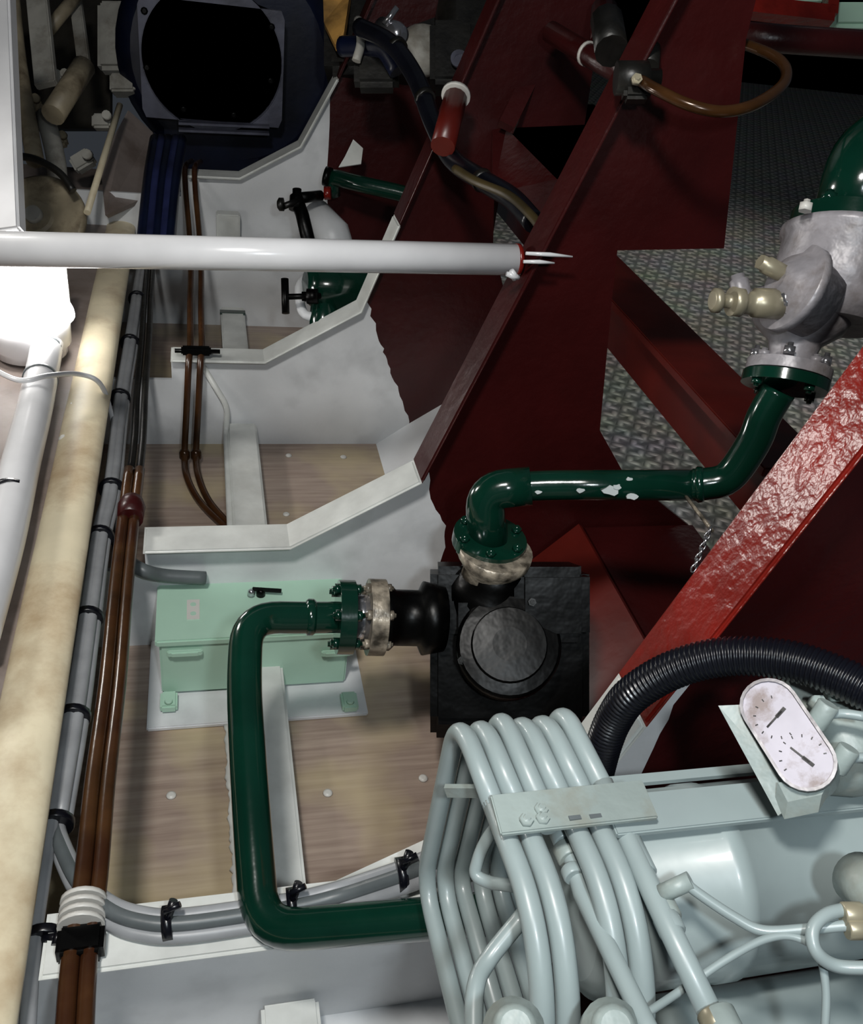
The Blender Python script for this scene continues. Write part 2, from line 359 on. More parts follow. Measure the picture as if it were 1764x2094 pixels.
# ------------------------------------------------------------------ stringer on the left
t = thing('stringer_shelf', 'long brown-grey ledge along the left side with cream stained rounded edge', 'ledge', (-.3, 1, 0))
bm = nb(); box(bm, (-1.2, -.3, .035), (-.19, 2.75, .045)); obj('plate', bm, 'tan', t)
bm = nb()
sweep(bm, [(-.188, -.3+i*.08, .040+random.uniform(-.0012, .0012)) for i in range(39)], .034, 20)
for v in bm.verts: v.co.z = .040+(v.co.z-.040)*.5
obj('rolled_edge', bm, 'cream', t)
bm = nb(); box(bm, (-.176, -.3, -.2), (-.170, 2.75, .03)); 
for v in bm.verts: v.co.x -= .03
obj('inner_plate', bm, 'dark', t)
for (px, py) in ((208, 610), (182, 718), (150, 833), (130, 900), (128, 1008), (110, 1050), (250, 445), (282, 302), (78, 1205)):
    p = U(px, py, 'z', .045); bm = nb(); lathe(bm, p, (0, 0, 1), [(0, .008), (.004, .007), (.008, .0035)], 12); obj('rivet', bm, 'strap', t)

# white lagged pipe on the shelf + lamp
t = thing('lagged_pipe', 'thick white lagged pipe at far left running below the glowing lamp', 'pipe', (-.26, 1, .05))
zc = .085
pts = [U(-60, 1330, 'z', zc), U(5, 1110, 'z', zc), U(42, 950, 'z', zc), U(72, 830, 'z', zc), U(100, 690, 'z', zc), U(112, 640, 'z', zc)]
bm = nb(); tube(bm, pts, .026, sm=5, seg=20); obj('lagging', bm, 'pipew', t)
for (px, py) in ((22, 1015), (83, 775), (93, 715), (100, 685)):
    p = U(px, py, 'z', zc); bm = nb(); lathe(bm, p-V(0, .004, 0), (-.05, 1, 0), [(0, .0275), (.0075, .0275)], 24); obj('band', bm, 'rubber' if py > 900 else 'cableD', t)
t = thing('bulkhead_lamp', 'glowing round lamp at the left edge, just below the horizontal white pipe', 'lamp', U(45, 625, 'z', .05))
lc = U(52, 625, 'z', .14)
bm = nb(); lathe(bm, lc-V(0, 0, .085), (0, 0, 1), [(0, .06), (.012, .06), (.02, .068), (.06, .07), (.066, .07)], 32); obj('base', bm, 'pipew', t)
bm = nb(); prof = [(0, .078)]+[(.05*math.sin(a), .078*math.cos(a)) for a in [i*math.pi/16 for i in range(1, 8)]]+[(.05, .001)]
lathe(bm, lc-V(0, 0, .018), (0, 0, 1), prof, 32)
for f in bm.faces: f.smooth = True
obj('lens', bm, 'glow', t)
bm = nb(); box(bm, lc+V(-.14, .085, -.06), lc+V(.06, .10, .045), .004); tag(obj('reflector_plate', bm, 'pipew'), 'pale grey plate edge between the lamp and the horizontal pipe', 'plate')
# white thin cable crossing
bm = nb(); tube(bm, [U(-20, 752, 'z', .115), U(40, 778, 'z', .118), U(100, 768, 'z', .118), U(160, 765, 'z', .09), U(205, 785, 'z', .07), U(228, 850, 'z', .0), U(232, 905, 'z', -.06)], .0042, sm=8, seg=10)
tag(obj('thin_cable', bm, 'pipew'), 'thin white cable looping over the lagged pipe and cream ledge', 'cable')

# horizontal white pipe
t = thing('cross_pipe', 'shiny white pipe crossing horizontally from left edge to the red bracket', 'pipe', (0, 1.1, .42))
pl, pr = U(-40, 508, 'y', 1.09), U(1055, 531, 'y', 1.09)
bm = nb(); tube(bm, [pl, pr], .0198, seg=28); obj('tube', bm, 'pipew', t)
bm = nb(); d = (pr-pl).normalized(); lathe(bm, pr, d, [(-.001, .0205), (.004, .0202), (.008, .012)], 20); obj('weld', bm, 'redhi', t)
for i, (a, b) in enumerate((((1075, 518), (1170, 525)), ((1070, 535), (1133, 538)), ((1035, 560), (1060, 568)), ((1045, 552), (1052, 572)))):
    bm = nb(); pa, pb = U(*a, 'y', 1.052), U(*b, 'y', 1.052); sweep(bm, [pa, (pa+pb)/2+V(0, -.001, .001), pb], [.0022, .0028, .0012] if i < 2 else [.003, .005, .003], 8)
    obj('paint_drip', bm, 'pipew', t)

# ------------------------------------------------------------------ cables
zc = -.012
path = [(60, 2200), (75, 1960), (96, 1800), (112, 1690), (150, 1470), (180, 1265), (205, 1090), (226, 1000), (246, 820), (266, 700), (281, 600), (290, 540), (303, 420), (312, 360)]
base = [U(px, py, 'z', zc) for px, py in path]
t = thing('cable_bundle', 'long grey cable bundle with black ties running along the shadowed gap beside the cream ledge', 'cables', (-.165, 1, -.1))
offs = [(-.003, .007), (.0055, .006), (-.002, -.006), (.009, -.005)]
for i, (ox, oz) in enumerate(offs):
    bs = base if i == 0 else base[3:]
    bm = nb(); tube(bm, [p+V(ox+random.uniform(-.0006, .0006), 0, oz) for p in bs], .0072, sm=4, seg=12); obj('cable', bm, 'cable' if i != 2 else 'cableD', t)
for (px, py) in ((90, 1920), (112, 1685), (150, 1467), (180, 1265), (228, 1000), (245, 815), (266, 702), (281, 612), (205, 1098)):
    p = U(px, py, 'z', zc); bm = nb(); lathe(bm, p-V(0, .004, 0), (0, 1, 0), [(0, .0185), (.001, .0195), (.008, .0195), (.009, .0185)], 18); obj('cable_tie', bm, 'rubber', t)
bm = nb(); c = U(88, 1920, 'z', zc+.012); tube(bm, [c, c+V(.016, -.002, .004)], .004, seg=8); tube(bm, [c+V(.012, -.010, .004), c+V(.014, .006, .006)], .004, seg=8); obj('clip', bm, 'rubber', t)
# ragged bead beside the stiffener and a pale bracket on the farthest frame
st = bpy.data.objects['hull_stiffener.001']; bm = nb(); q0, q1 = U(464, 1485, 'z', ZF+.002), U(482, 1835, 'z', ZF+.002)
sweep(bm, [q0.lerp(q1, k/50)+V(random.uniform(-.0015, .0015), 0, 0) for k in range(51)], [random.uniform(.0025, .006) for k in range(51)], 8); obj('weld_seam', bm, 'white', st)
bm = nb(); q0, q1 = U(442, 434, 'y', Y3-.06), U(490, 520, 'y', Y3-.06); box(bm, (q0.x, Y3-.075, q1.z), (q1.x, Y3-.04, q0.z), .003); tag(obj('pale_bracket', bm, 'white'), 'small pale upright bracket on the farthest frame just above the horizontal pipe', 'bracket')
# branch along the nearest frame
bp = [U(114, 1690, 'z', -.02), U(128, 1740, 'z', -.006), U(165, 1810, 'z', .004), U(230, 1866, 'z', .012), U(300, 1888, 'z', .0135), U(370, 1890, 'z', .0135), U(480, 1876, 'z', .0135), U(600, 1856, 'z', .0135), U(690, 1834, 'z', .018), U(760, 1812, 'z', .036), U(830, 1788, 'z', .058), U(900, 1760, 'z', .080), U(960, 1735, 'z', .098)]
t = thing('branch_cable_bundle', 'grey cable bundle curving away from the ledge and along the nearest frame', 'cables', (.1, .45, 0))
for i, (oy, oz) in enumerate(((.008, .001), (-.003, .006), (-.010, -.003))):
    bm = nb(); tube(bm, [p+V(0, oy, oz) for p in bp], .0068, sm=6, seg=12); obj('cable', bm, 'cable' if i != 1 else 'cableD', t)
for (px, py) in ((343, 1890), (596, 1852), (820, 1790)):
    c = U(px, py, 'z', .0135 if px < 700 else .055); bm = nb(); lathe(bm, c-V(.004, 0, 0), (1, 0, .1), [(0, .0165), (.009, .0165)], 18)
    tube(bm, [c+V(0, -.003, .013), c+V(.006, .006, .028)], .004, seg=10); tube(bm, [c+V(-.002, -.002, .024), c+V(.012, .0, .03)], .003, seg=8)
    obj('clip', bm, 'rubber', t)
# dark hoses above brown pipes
def along(name, label, cat, path, z, r, m, group=None, sm=5):
    bm = nb(); tube(bm, [U(px, py, 'z', z) if not isinstance(px, Vector) else px for px, py in path], r, sm=sm, seg=12)
    return tag(obj(name, bm, m), label, cat, group)
t = thing('brown_pipe', 'pair of glossy brown pipes rising from the bottom edge past the green box', 'pipe', (-.12, .9, -.1))
for dx in (-.0078, .0078):
    bm = nb(); tube(bm, [U(px, py, 'z', .018)+V(dx, 0, 0) for px, py in ((148, 2200), (163, 1960), (186, 1800), (205, 1600), (230, 1400), (248, 1200), (264, 1050), (275, 960))], .0082 if dx < 0 else .0076, sm=5, seg=14)
    obj('tube', bm, 'brown', t)
bm = nb(); c = U(168, 1872, 'z', .018)+V(0, 0, .018)
for k in range(4):
    lathe(bm, c+V(0, -.012+k*.008, -.018), (0, 1, 0), [(0, .0205), (.0045, .0205)], 20)
obj('white_band', bm, 'strap', t)
bm = nb(); c = U(166, 1930, 'z', .016); box(bm, c-V(.02, .014, .012), c+V(.02, .014, .012), .004); obj('clamp', bm, 'black', t)
bm = nb()
for (px, py) in ((140, 1848), (138, 1893), (148, 1925)):
    c = U(px, py, 'z', .012); tube(bm, [c, c+V(.012, 0, 0)], .004, seg=8)
obj('clamp_screw', bm, 'black', t)
bm = nb(); c = U(268, 1045, 'z', .018); lathe(bm, c-V(0, .02, 0), (0, 1, 0), [(0, .018), (.03, .02), (.045, .016)], 16); obj('union', bm, 'red', t)
for k, (dx, lab) in enumerate(((-.010, 'left dark hose in the narrow gap beside the cable bundle'), (.004, 'right dark hose nearest the white frames, beside the cable bundle'))):
    bm = nb(); tube(bm, [U(px, py, 'z', -.005)+V(dx, 0, 0) for px, py in ((277, 990), (287, 900), (292, 800), (300, 700), (305, 600), (312, 500), (318, 400), (320, 340))], .006, sm=5, seg=12)
    tag(obj('dark_hose', bm, 'darkm'), lab, 'hose')
bm = nb(); tube(bm, [U(222, 1010, 'z', -.11), U(232, 1080, 'z', -.13), U(250, 1130, 'z', -.1), U(280, 1160, 'y', Y1-.05), U(330, 1176, 'y', Y1-.05), U(420, 1182, 'y', Y1-.045)], .010, sm=6, seg=12)
tag(obj('grey_conduit', bm, 'cableD'), 'grey conduit bending from the cable bundle to behind the green box', 'conduit')

# brown twin tubes in mid bay
t = thing('twin_tubes', 'two thin brown tubes running down past the middle frame and curving to the plating', 'tubes', (0, 1.7, 0))
for k, dx in enumerate((-.011, .011)):
    pts = [U(401+k*0, 330, 'y', 2.45)+V(dx, 0, 0), V(-.022+dx, Y3-.03, .195), V(-.022+dx, Y3-.09, .16), U(400, 520, 'y', 2.05)+V(dx, 0, 0), U(400, 640, 'y', 1.82)+V(dx, 0, 0), U(401, 705, 'y', 1.70)+V(dx, 0, 0), U(398, 740, 'y', 1.645)+V(dx, 0, 0), U(393, 840, 'y', 1.62)+V(dx, 0, 0), U(389, 930, 'y', 1.60)+V(dx, 0, 0), U(394, 975, 'z', -.185)+V(dx, 0, 0), U(418, 1025, 'z', ZF+.012)+V(dx*.8, 0, 0), U(462, 1073, 'z', ZF+.012)+V(dx*.5, 0, 0), U(500, 1110, 'z', ZF+.012)]
    bm = nb(); tube(bm, pts, .0066, sm=6, seg=12); obj('tube', bm, 'brown', t)
    c = U(389, 930, 'y', 1.60)+V(dx, 0, 0); bm = nb(); lathe(bm, c-V(0, 0, .012), (0, .3, 1), [(0, .008), (.004, .0105), (.016, .0105), (.022, .008)], 8); obj('union_nut', bm, 'copper', t)
c = U(401, 718, 'y', 1.66); bm = nb(); box(bm, c-V(.028, .008, .007), c+V(.028, .008, .009), .003); tube(bm, [c-V(.04, 0, 0), c+V(.045, 0, 0)], .0045, seg=8); obj('clamp', bm, 'black', t)
bm = nb(); tube(bm, [U(412, 745, 'y', 1.68), U(465, 832, 'y', 1.67), V(.042, 1.66, -.16), V(.040, 1.12, -.165)], .006, fr=.02, seg=10)
tag(obj('conduit_line', bm, 'white'), 'thin white line slanting down the middle frame then along the stiffener', 'conduit')

# ------------------------------------------------------------------ electrical box
bx0, bx1 = -.078, .226; by1 = Y1-.07; by0 = by1-.125; zt = -.085
c0 = U(312, 1313, 'z', zt); c1 = U(326, 1190, 'z', zt); c2 = U(728, 1313, 'z', zt)
bx0 = (c0.x+c1.x)/2; by0 = c0.y; by1 = c1.y; bx1 = c2.x
t = thing('junction_box', 'pale green electrical box with a small black handle on a white mounting plate', 'electrical box', ((bx0+bx1)/2, by0, ZF))
bm = nb(); box(bm, (bx0+.005, by0+.004, ZF+.012), (bx1-.005, by1-.003, zt-.006), .003); obj('body', bm, 'box', t)
bm = nb(); box(bm, (bx0, by0, zt-.012), (bx1, by1, zt), .0025); lid = obj('lid', bm, 'box', t)
bm = nb(); c = U(395, 1247, 'z', zt); box(bm, c+V(-.009, -.021, 0), c+V(.009, .021, .0015)); pl_ = obj('name_plate', bm, 'strap', lid)
bm = nb()
for dy in (.010, -.010):
    lathe(bm, c+V(0, dy, .0012), (0, 0, 1), [(0, .0042), (.001, .0042)], 14)
obj('plate_mark', bm, 'box', pl_)
hc = U(533, 1217, 'z', zt); bm = nb(); lathe(bm, hc, (0, 0, 1), [(0, .007), (.010, .006), (.012, .004)], 16); bar(bm, hc+V(-.012, .002, .011), hc+V(.030, -.006, .012), .005, .004); bar(bm, hc+V(-.012, .010, .004), hc+V(.026, .006, .004), .003, .003); obj('handle', bm, 'black', lid)
bm = nb(); lathe(bm, hc+V(-.014, 0, 0), (0, 0, 1), [(0, .006), (.009, .005), (.012, .002)], 14); obj('lock_button', bm, 'steel', lid)
for px in (378, 690):
    c = U(px, 1334, 'y', by0-.001); bm = nb(); box(bm, c+V(-.024, -.004, -.005), c+V(.024, .002, .005), .0015); box(bm, c+V(-.018, -.0055, -.003), c+V(.018, -.003, .003)); obj('hinge', bm, 'box', t)
for px in (345, 715):
    c = U(px, 1436, 'z', ZF+.02); bm = nb(); box(bm, c+V(-.012, -.012, -.01), c+V(.012, .02, .004), .003); lathe(bm, c+V(0, -.003, .004), (0, 0, 1), [(0, .006), (.004, .005)], 12); obj('mounting_foot', bm, 'box', t)
for px in (355, 535):
    c = U(px, 1170, 'y', by1+.012); bm = nb(); lathe(bm, c-V(0, 0, .01), (0, 0, 1), [(0, .009), (.014, .009), (.02, .004)], 14); obj('cable_gland', bm, 'black', t)
a = U(300, 1480, 'z', ZF+.006); b = U(755, 1470, 'z', ZF+.006)
bm = nb(); box(bm, (a.x, (a.y+b.y)/2, ZF), (b.x, by1, ZF+.008), .002); obj('mounting_plate', bm, 'whiteweb', t)

# ------------------------------------------------------------------ green pipes, pump
def flange_at(bm, c, ax, r, th, nb_=6, br=.005, bolts=True, two=True):
    ax = Vector(ax).normalized(); lathe(bm, c-ax*th, ax, [(0, r), (0.0005, r), (th*2-.0005, r), (th*2, r)], 32)
    if bolts:
        nx = ax.orthogonal().normalized(); ny = ax.cross(nx)
        for k in range(nb_):
            a = 2*math.pi*(k+.5)/nb_; q = c+(nx*math.cos(a)+ny*math.sin(a))*r*.82
            hexbolt(bm, q+ax*th, ax, br, br*.9)
            if two: hexbolt(bm, q-ax*th, -ax, br, br*.9)
# pump
pc = D(1030, 1310, 1.10)
t = thing('black_pump', 'large black pump body with open flanges on its left and top sides', 'pump', pc-V(0, 0, .12))
bm = nb(); boxm(bm, frame_m(D(1035, 1308, 1.17), CA, CB), .196, .195, .12, .010)
lathe(bm, D(1010, 1190, 1.115), (.05, -.03, 1), [(-.06, .05), (-.01, .052), (.0, .046), (.012, .036), (.03, .034)], 36)
boxm(bm, frame_m(D(1120, 1230, 1.12), CA, CB), .09, .09, .10, .012)
boxm(bm, frame_m(D(960, 1260, 1.12), CA, CB), .07, .08, .07, .02)
obj('casing', bm, 'black', t)
bm = nb(); lathe(bm, D(1040, 1320, 1.07), -CF+CB*.3, [(-.03, .062), (.0, .062), (.004, .058), (.006, .045), (.012, .043), (.013, .02)], 36); obj('end_cover', bm, 'black', t)
for k in (1, 4, 6):
    a = k*math.pi/4+.3; q = D(1040, 1320, 1.065)+(CA*math.cos(a)+CB*math.sin(a))*.058; bm = nb(); hexbolt(bm, q, -CF, .005, .004); obj('bolt', bm, 'darkm', t)
p0 = D(860, 1265, 1.10); p1 = D(735, 1262, 1.085)
bm = nb(); lathe(bm, D(905, 1265, 1.11), p1-p0, [(0, .04), (.025, .045), (.03, .034), (.06, .034), (.066, .040), (.080, .040)], 30); obj('inlet_neck', bm, 'black', t)
bm = nb(); ax = (p1-p0).normalized(); flange_at(bm, D(768, 1262, 1.09), ax, .046, .010, 6, .006); obj('inlet_flange', bm, 'peel', t)
bm = nb(); lathe(bm, D(752, 1262, 1.088), ax, [(-.004, .027), (.018, .027)], 28); obj('sleeve', bm, 'steel', t)
bm = nb(); tc_ = D(1003, 1150, 1.10); lathe(bm, tc_-V(0, 0, .03), (.05, -.03, 1), [(0, .034), (.02, .032), (.04, .045), (.052, .045)], 28); obj('outlet_flange', bm, 'peel', t)
t2 = thing('pump_base', 'black lower housing standing under the black pump', 'housing', D(960, 1400, 1.2))
bm = nb(); boxm(bm, frame_m(D(985, 1415, 1.19), CA, V(.1, 1, .1)), .135, .09, .09, .008); obj('housing', bm, 'black', t2)
# green outlet pipe
t = thing('green_outlet_pipe', 'glossy green pipe running from black pump top up to the grey valve', 'pipe', D(1000, 1100, 1.1))
pts = [D(1000, 1112, 1.10), D(1004, 1040, 1.10), D(1045, 992, 1.09), D(1110, 994, 1.08), D(1300, 997, 1.06), D(1420, 993, 1.04)]
bm = nb(); tube(bm, [D(998, 1120, 1.10), D(990, 1000, 1.085), D(1110, 992, 1.08), D(1430, 992, 1.04)], .0180, fr=.045, seg=26)
obj('straight_run', bm, 'green', t)
bm = nb(); tube(bm, [D(998, 1110, 1.10), D(988, 1003, 1.085), D(1085, 994, 1.08)], .0235, fr=.04, seg=26); obj('elbow', bm, 'green', t)
bm = nb(); tube(bm, [D(1415, 991, 1.042), D(1440, 990, 1.038), D(1490, 975, 1.03), D(1540, 905, 1.01), D(1562, 850, 1.0), D(1592, 798, .99)], .0186, sm=6, seg=26)
obj('bend', bm, 'green', t)
bm = nb(); lathe(bm, D(1428, 991, 1.04), D(1440, 990, 1.038)-D(1410, 991, 1.043), [(-.004, .0185), (-.001, .021), (.004, .0205), (.006, .0185)], 24); obj('weld_collar', bm, 'green', t)
bm = nb(); flange_at(bm, D(1000, 1105, 1.10), (.05, -.03, 1), .045, .007, 6, .006); obj('lower_flange', bm, 'green', t)
bm = nb(); vax = (D(1655, 560, .99)-D(1605, 780, .99)).normalized(); flange_at(bm, D(1605, 782, .99), vax, .046, .006, 4, .006, two=True); obj('upper_flange', bm, 'green', t)
random.seed(3)
for (px, py, s) in ((1250, 1003, .007), (1187, 1003, .0035), (1292, 1015, .0045), (1286, 980, .0028), (1100, 1006, .003), (1065, 1015, .003), (1262, 996, .004)):
    dd = (1.08-(px-1110)*.000125)-.0178; c = D(px, py, dd); bm = nb()
    n = 10; vs = [bm.verts.new(c+CA*math.cos(2*math.pi*k/n)*s*random.uniform(.9, 1.7)+CB*math.sin(2*math.pi*k/n)*s*random.uniform(.6, 1.)) for k in range(n)]
    bmesh.ops.translate(bm, verts=vs, vec=-CF*.0008); f = bm.faces.new(vs); r_ = bmesh.ops.extrude_face_region(bm, geom=[f]); bmesh.ops.translate(bm, verts=[v for v in r_['geom'] if isinstance(v, bmesh.types.BMVert)], vec=CF*.004)
    obj('paint_chip', bm, 'chip', t)
# green inlet pipe
t = thing('green_inlet_pipe', 'large green pipe bending down from the left pump flange and under the coil bank', 'pipe', D(505, 1480, .95))
bm = nb(); tube(bm, [D(712, 1262, 1.075), D(640, 1263, 1.06), D(505, 1262, 1.03), D(498, 1400, .98), D(512, 1640, .90), D(532, 1905, .835), D(700, 1893, .825), D(905, 1876, .81), D(1010, 1868, .80)], .0186, fr=.075, seg=28)
obj('tube', bm, 'green', t)
bm = nb(); flange_at(bm, D(706, 1262, 1.072), ax, .044, .0095, 6, .0065); obj('flange', bm, 'green', t)
bm = nb(); lathe(bm, D(640, 1262, 1.06), ax, [(-.003, .019), (0, .0215), (.006, .0215), (.009, .019)], 24); obj('weld_collar', bm, 'green', t)

# ------------------------------------------------------------------ grey valve
t = thing('grey_strainer_valve', 'grey cast valve body between two green flanges at right', 'valve', D(1605, 770, .99))
vb = D(1610, 765, .99); vx = vax
side = (CA-vx*CA.dot(vx)).normalized(); toc = vx.cross(side); toc = toc if toc.dot(CF) < 0 else -toc
bm = nb(); flange_at(bm, vb+vx*.004, vx, .045, .006, 4, .0065, two=False)
lathe(bm, vb, vx, [(0, .030), (.02, .024), (.035, .028), (.05, .046), (.062, .052), (.075, .052), (.085, .046)], 32)
obj('lower_body', bm, 'valve', t)
bm = nb(); bc = D(1715, 600, .985)
lathe(bm, bc-vx*.035, vx, [(0, .050), (.02, .064), (.05, .072), (.085, .070), (.09, .074), (.097, .074)], 40)
obj('main_body', bm, 'valve', t)
bm = nb(); d1 = (-side*.95+toc*.28+vx*.15).normalized(); c1_ = D(1625, 592, .95); lathe(bm, c1_-d1*.03, d1, [(0, .040), (.026, .040), (.026, .047), (.036, .047), (.038, .038), (.048, .030), (.056, .016)], 32)
obj('bonnet', bm, 'valve', t)
bm = nb(); lathe(bm, D(1600, 560, .94), d1, [(-.01, .010), (.022, .010), (.024, .008), (.03, .008)], 6); obj('plug', bm, 'brass', t)
bm = nb(); dd = (D(1455, 612, .93)-D(1560, 618, .94)).normalized(); c2_ = D(1560, 620, .94); lathe(bm, c2_, dd, [(-.02, .016), (.01, .015), (.012, .012), (.024, .012), (.025, .015), (.036, .015), (.037, .007), (.048, .007), (.049, .0125), (.055, .0125), (.057, .009)], 20); obj('stem', bm, 'brass', t)
bm = nb(); lathe(bm, D(1512, 585, .935), (CB*.9-CA*.2), [(-.018, .010), (.006, .010), (.008, .007), (.012, .007)], 8); obj('packing_nut', bm, 'valve', t)
bm = nb(); tube(bm, [D(1590, 620, .935), D(1600, 600, .93), D(1615, 622, .93), D(1608, 640, .935)], .004, fr=.01, seg=10); lathe(bm, D(1612, 612, .935), -CF, [(0, .011), (.008, .011), (.01, .006)], 6); obj('lever', bm, 'steel', t)
bm = nb(); tube(bm, [vb+vx*.075+side*.055*math.cos(a)+toc*.055*math.sin(a) for a in [i*math.pi/8 for i in range(-3, 12)]], .007, sm=3, seg=10); obj('rib', bm, 'valve', t)
for a in (-.6, .7, 2.0, 3.4, 4.6):
    q = vb+vx*.012+(side*math.cos(a)+toc*math.sin(a))*.037; bm = nb(); hexbolt(bm, q, vx, .0065, .009); obj('bolt', bm, 'steel', t)
# green elbow at the right edge
t = thing('green_elbow', 'green flanged elbow above the grey valve at the right edge', 'pipe', D(1720, 480, .99))
eb = D(1742, 468, .985)
bm = nb(); flange_at(bm, eb, vx, .066, .009, 6, .009); obj('flange', bm, 'green', t)
bm = nb(); tube(bm, [eb, eb+vx*.10, eb+vx*.11+side*.12], .043, fr=.07, seg=30); obj('bend', bm, 'green', t)
bm = nb(); hexbolt(bm, D(1645, 432, .93), vx, .007, .008); obj('nut', bm, 'strap', t, 'pale nut')

# ------------------------------------------------------------------ black hose
t = thing('corrugated_hose', 'black corrugated hose arching over the gauge at lower right', 'hose', D(1500, 1350, .75))
hp = smooth([D(1215, 1600, .78), D(1235, 1520, .74), D(1258, 1465, .72), D(1295, 1418, .70), D(1375, 1370, .68), D(1480, 1343, .66), D(1600, 1348, .64), D(1700, 1378, .62), D(1800, 1425, .60), D(1880, 1470, .59)], 40)
rr = [.0150+.0012*math.sin(i*1.05) for i in range(len(hp))]
# resample evenly
L_ = [0]
for a, b in zip(hp, hp[1:]): L_.append(L_[-1]+(b-a).length)
N_ = 460; q = []; j = 0
for i in range(N_):
    s = L_[-1]*i/(N_-1)
    while j < len(L_)-2 and L_[j+1] < s: j += 1
    u = (s-L_[j])/max(1e-9, L_[j+1]-L_[j]); q.append(hp[j].lerp(hp[j+1], min(1, u)))
bm = nb(); sweep(bm, q, [.0138+.0009*math.sin(i*2*math.pi/5) for i in range(N_)], 18); obj('tube', bm, 'rubber', t)

# ------------------------------------------------------------------ compressor with coil bank
t = thing('air_compressor', 'grey-green compressor with coiled cooling tubes, tanks and a gauge, lower right corner', 'compressor', (.4, .3, 0))
sp = .0157; r = .0074
T0 = U(938, 1462, 'z', .33); N0 = U(1092, 1862, 'z', .33)
ax_y = (N0-T0).normalized()
for i in range(6):
    o = V(sp*i, -.0005*i, .0008*i)
    a = T0+o; n = N0+o; hgt = .215
    zb = a+V(.001, .004, -hgt); zn = U(1116, 2120, 'x', N0.x)+o; zf = V(zn.x, zn.y-.03, zb.z-.01)
    if i in (2, 5):      # these two run on as straight pipes
        tip = (a-n).normalized()
        bm = nb(); tube(bm, [zf, zb, a, n+(a-n)*.35], r, fr=.024, seg=18); obj('cooling_tube', bm, 'cool', t)
    else:
        bm = nb(); path_ = [a+(n-a)*.5, n, zn, zf, zb, a, a+(n-a)*.52]
        tube(bm, path_, r, fr=.036, seg=18); obj('cooling_tube', bm, 'cool', t)
# long straight pipes lying over the bank
def cpipe(pts, r_, name='pipe', sm=0, fr=0, m='cool'):
    bm = nb(); tube(bm, pts, r_, sm=sm, fr=fr, seg=16); return obj(name, bm, m, t)
def nut(c, axis, r_, h_, m='cool', name='union_nut'):
    bm = nb(); lathe(bm, Vector(c)-Vector(axis).normalized()*h_/2, axis, [(0, r_*.9), (.001, r_), (h_-.001, r_), (h_, r_*.9)], 18); obj(name, bm, m, t)
a = D(1145, 1690, .615); b = D(1320, 2094, .50); c = D(1345, 2150, .485)
cpipe([a, D(1165, 1740, .60), D(1190, 1830, .575), b, c], .0058)
ax2 = (b-D(1190, 1830, .575)).normalized()
nut(D(1150, 1712, .608), ax2, .0078, .010); nut(D(1160, 1745, .60), ax2, .0085, .012, 'coold'); nut(D(1170, 1785, .585), ax2, .007, .008)
a = D(1270, 1690, .60); b = D(1460, 2090, .49)
cpipe([D(1232, 1600, .62), a, D(1345, 1850, .55), b], .0070); ax3 = (b-a).normalized()
nut(D(1300, 1750, .583), ax3, .0082, .03, name='sleeve'); nut(D(1357, 1862, .55), ax3, .0088, .014, 'coold'); nut(D(1368, 1892, .54), ax3, .0082, .012); nut(D(1462, 2088, .488), ax3, .0085, .010, 'brass')
nut(D(1490, 2125, .48), ax3, .010, .03, 'coold')
a = D(1365, 1812, .555); cpipe([D(1352, 1828, .552), D(1412, 1800, .548)], .0055, 'tee_branch', m='coold')
cpipe([D(1400, 1803, .548), D(1425, 1825, .546), D(1500, 1875, .54), D(1560, 1903, .535), D(1650, 1900, .53), D(1735, 1892, .525)], .0032, 'small_pipe', sm=8)
cpipe([D(1230, 2130, .535), D(1340, 2060, .525), D(1400, 2020, .52), D(1480, 1965, .525), D(1560, 1922, .53), D(1620, 1915, .53), D(1670, 1945, .525), D(1688, 2020, .52), D(1686, 2110, .515)], .0024, 'small_pipe', sm=8)
cpipe([D(1735, 1858, .53), D(1690, 1870, .525), D(1662, 1900, .52), D(1668, 1945, .515), D(1710, 1975, .515), D(1790, 1980, .51)], .0038, 'small_pipe', sm=8)
nut(D(1742, 1870, .527), CA, .007, .012, 'brass'); nut(D(1752, 1900, .522), CA, .006, .012, 'brass')
bm = nb(); lathe(bm, D(1790, 1822, .54), -CF+CA*.1, [(-.02, .016), (.0, .016), (.01, .012), (.014, .004)], 24); obj('valve_cap', bm, 'coold', t)
# inner diagonal pipes seen through the coil
cpipe([D(1040, 1655, .64), D(985, 1730, .645), D(968, 1790, .645), D(1000, 1805, .64), D(1075, 1815, .62)], .0045, 'small_pipe', fr=.015)
cpipe([D(1072, 1870, .585), D(1000, 1960, .575), D(972, 2020, .56), D(968, 2130, .54)], .0058, 'inner_pipe', sm=6)
for px in (1050, 1250):
    bm = nb(); lathe(bm, D(px, 2110, .49 if px < 1100 else .50), -CF+CB*.8, [(-.01, .017), (.003, .017), (.008, .012), (.012, .012), (.016, .008)], 20); obj('pipe_end_cap', bm, 'coold', t)
# strap across the bank and on to the right
s0 = D(1015, 1670, .622); xdir = V(1, 0, 0)
sa = U(1012, 1668, 'z', .342); n_up = V(0, -.08, 1)
sl = V(sa.x, sa.y, sa.z)
bm = nb(); bar(bm, sl, sl+V(.105, -.004, .006), .030, .004, bev=.001)
obj('clamp_strap', bm, 'coold', t)
rail = U(1300, 1665, 'z', .338)
bm = nb(); bar(bm, rail+V(-.02, 0, 0), rail+V(.34, -.002, .0), .030, .005, bev=.001); obj('mounting_rail', bm, 'cool', t)
for (px, py) in ((1075, 1682), (1105, 1660), (1108, 1678)):
    bm = nb(); hexbolt(bm, U(px, py, 'z', .344), (0, 0, 1), .0045, .004); obj('bolt', bm, 'coold', t)
bm = nb()
for k in range(3):
    c = U(1175+k*42, 1673-k*3, 'z', .347); box(bm, c-V(.004, .0015, 0), c+V(.004, .0015, .001))
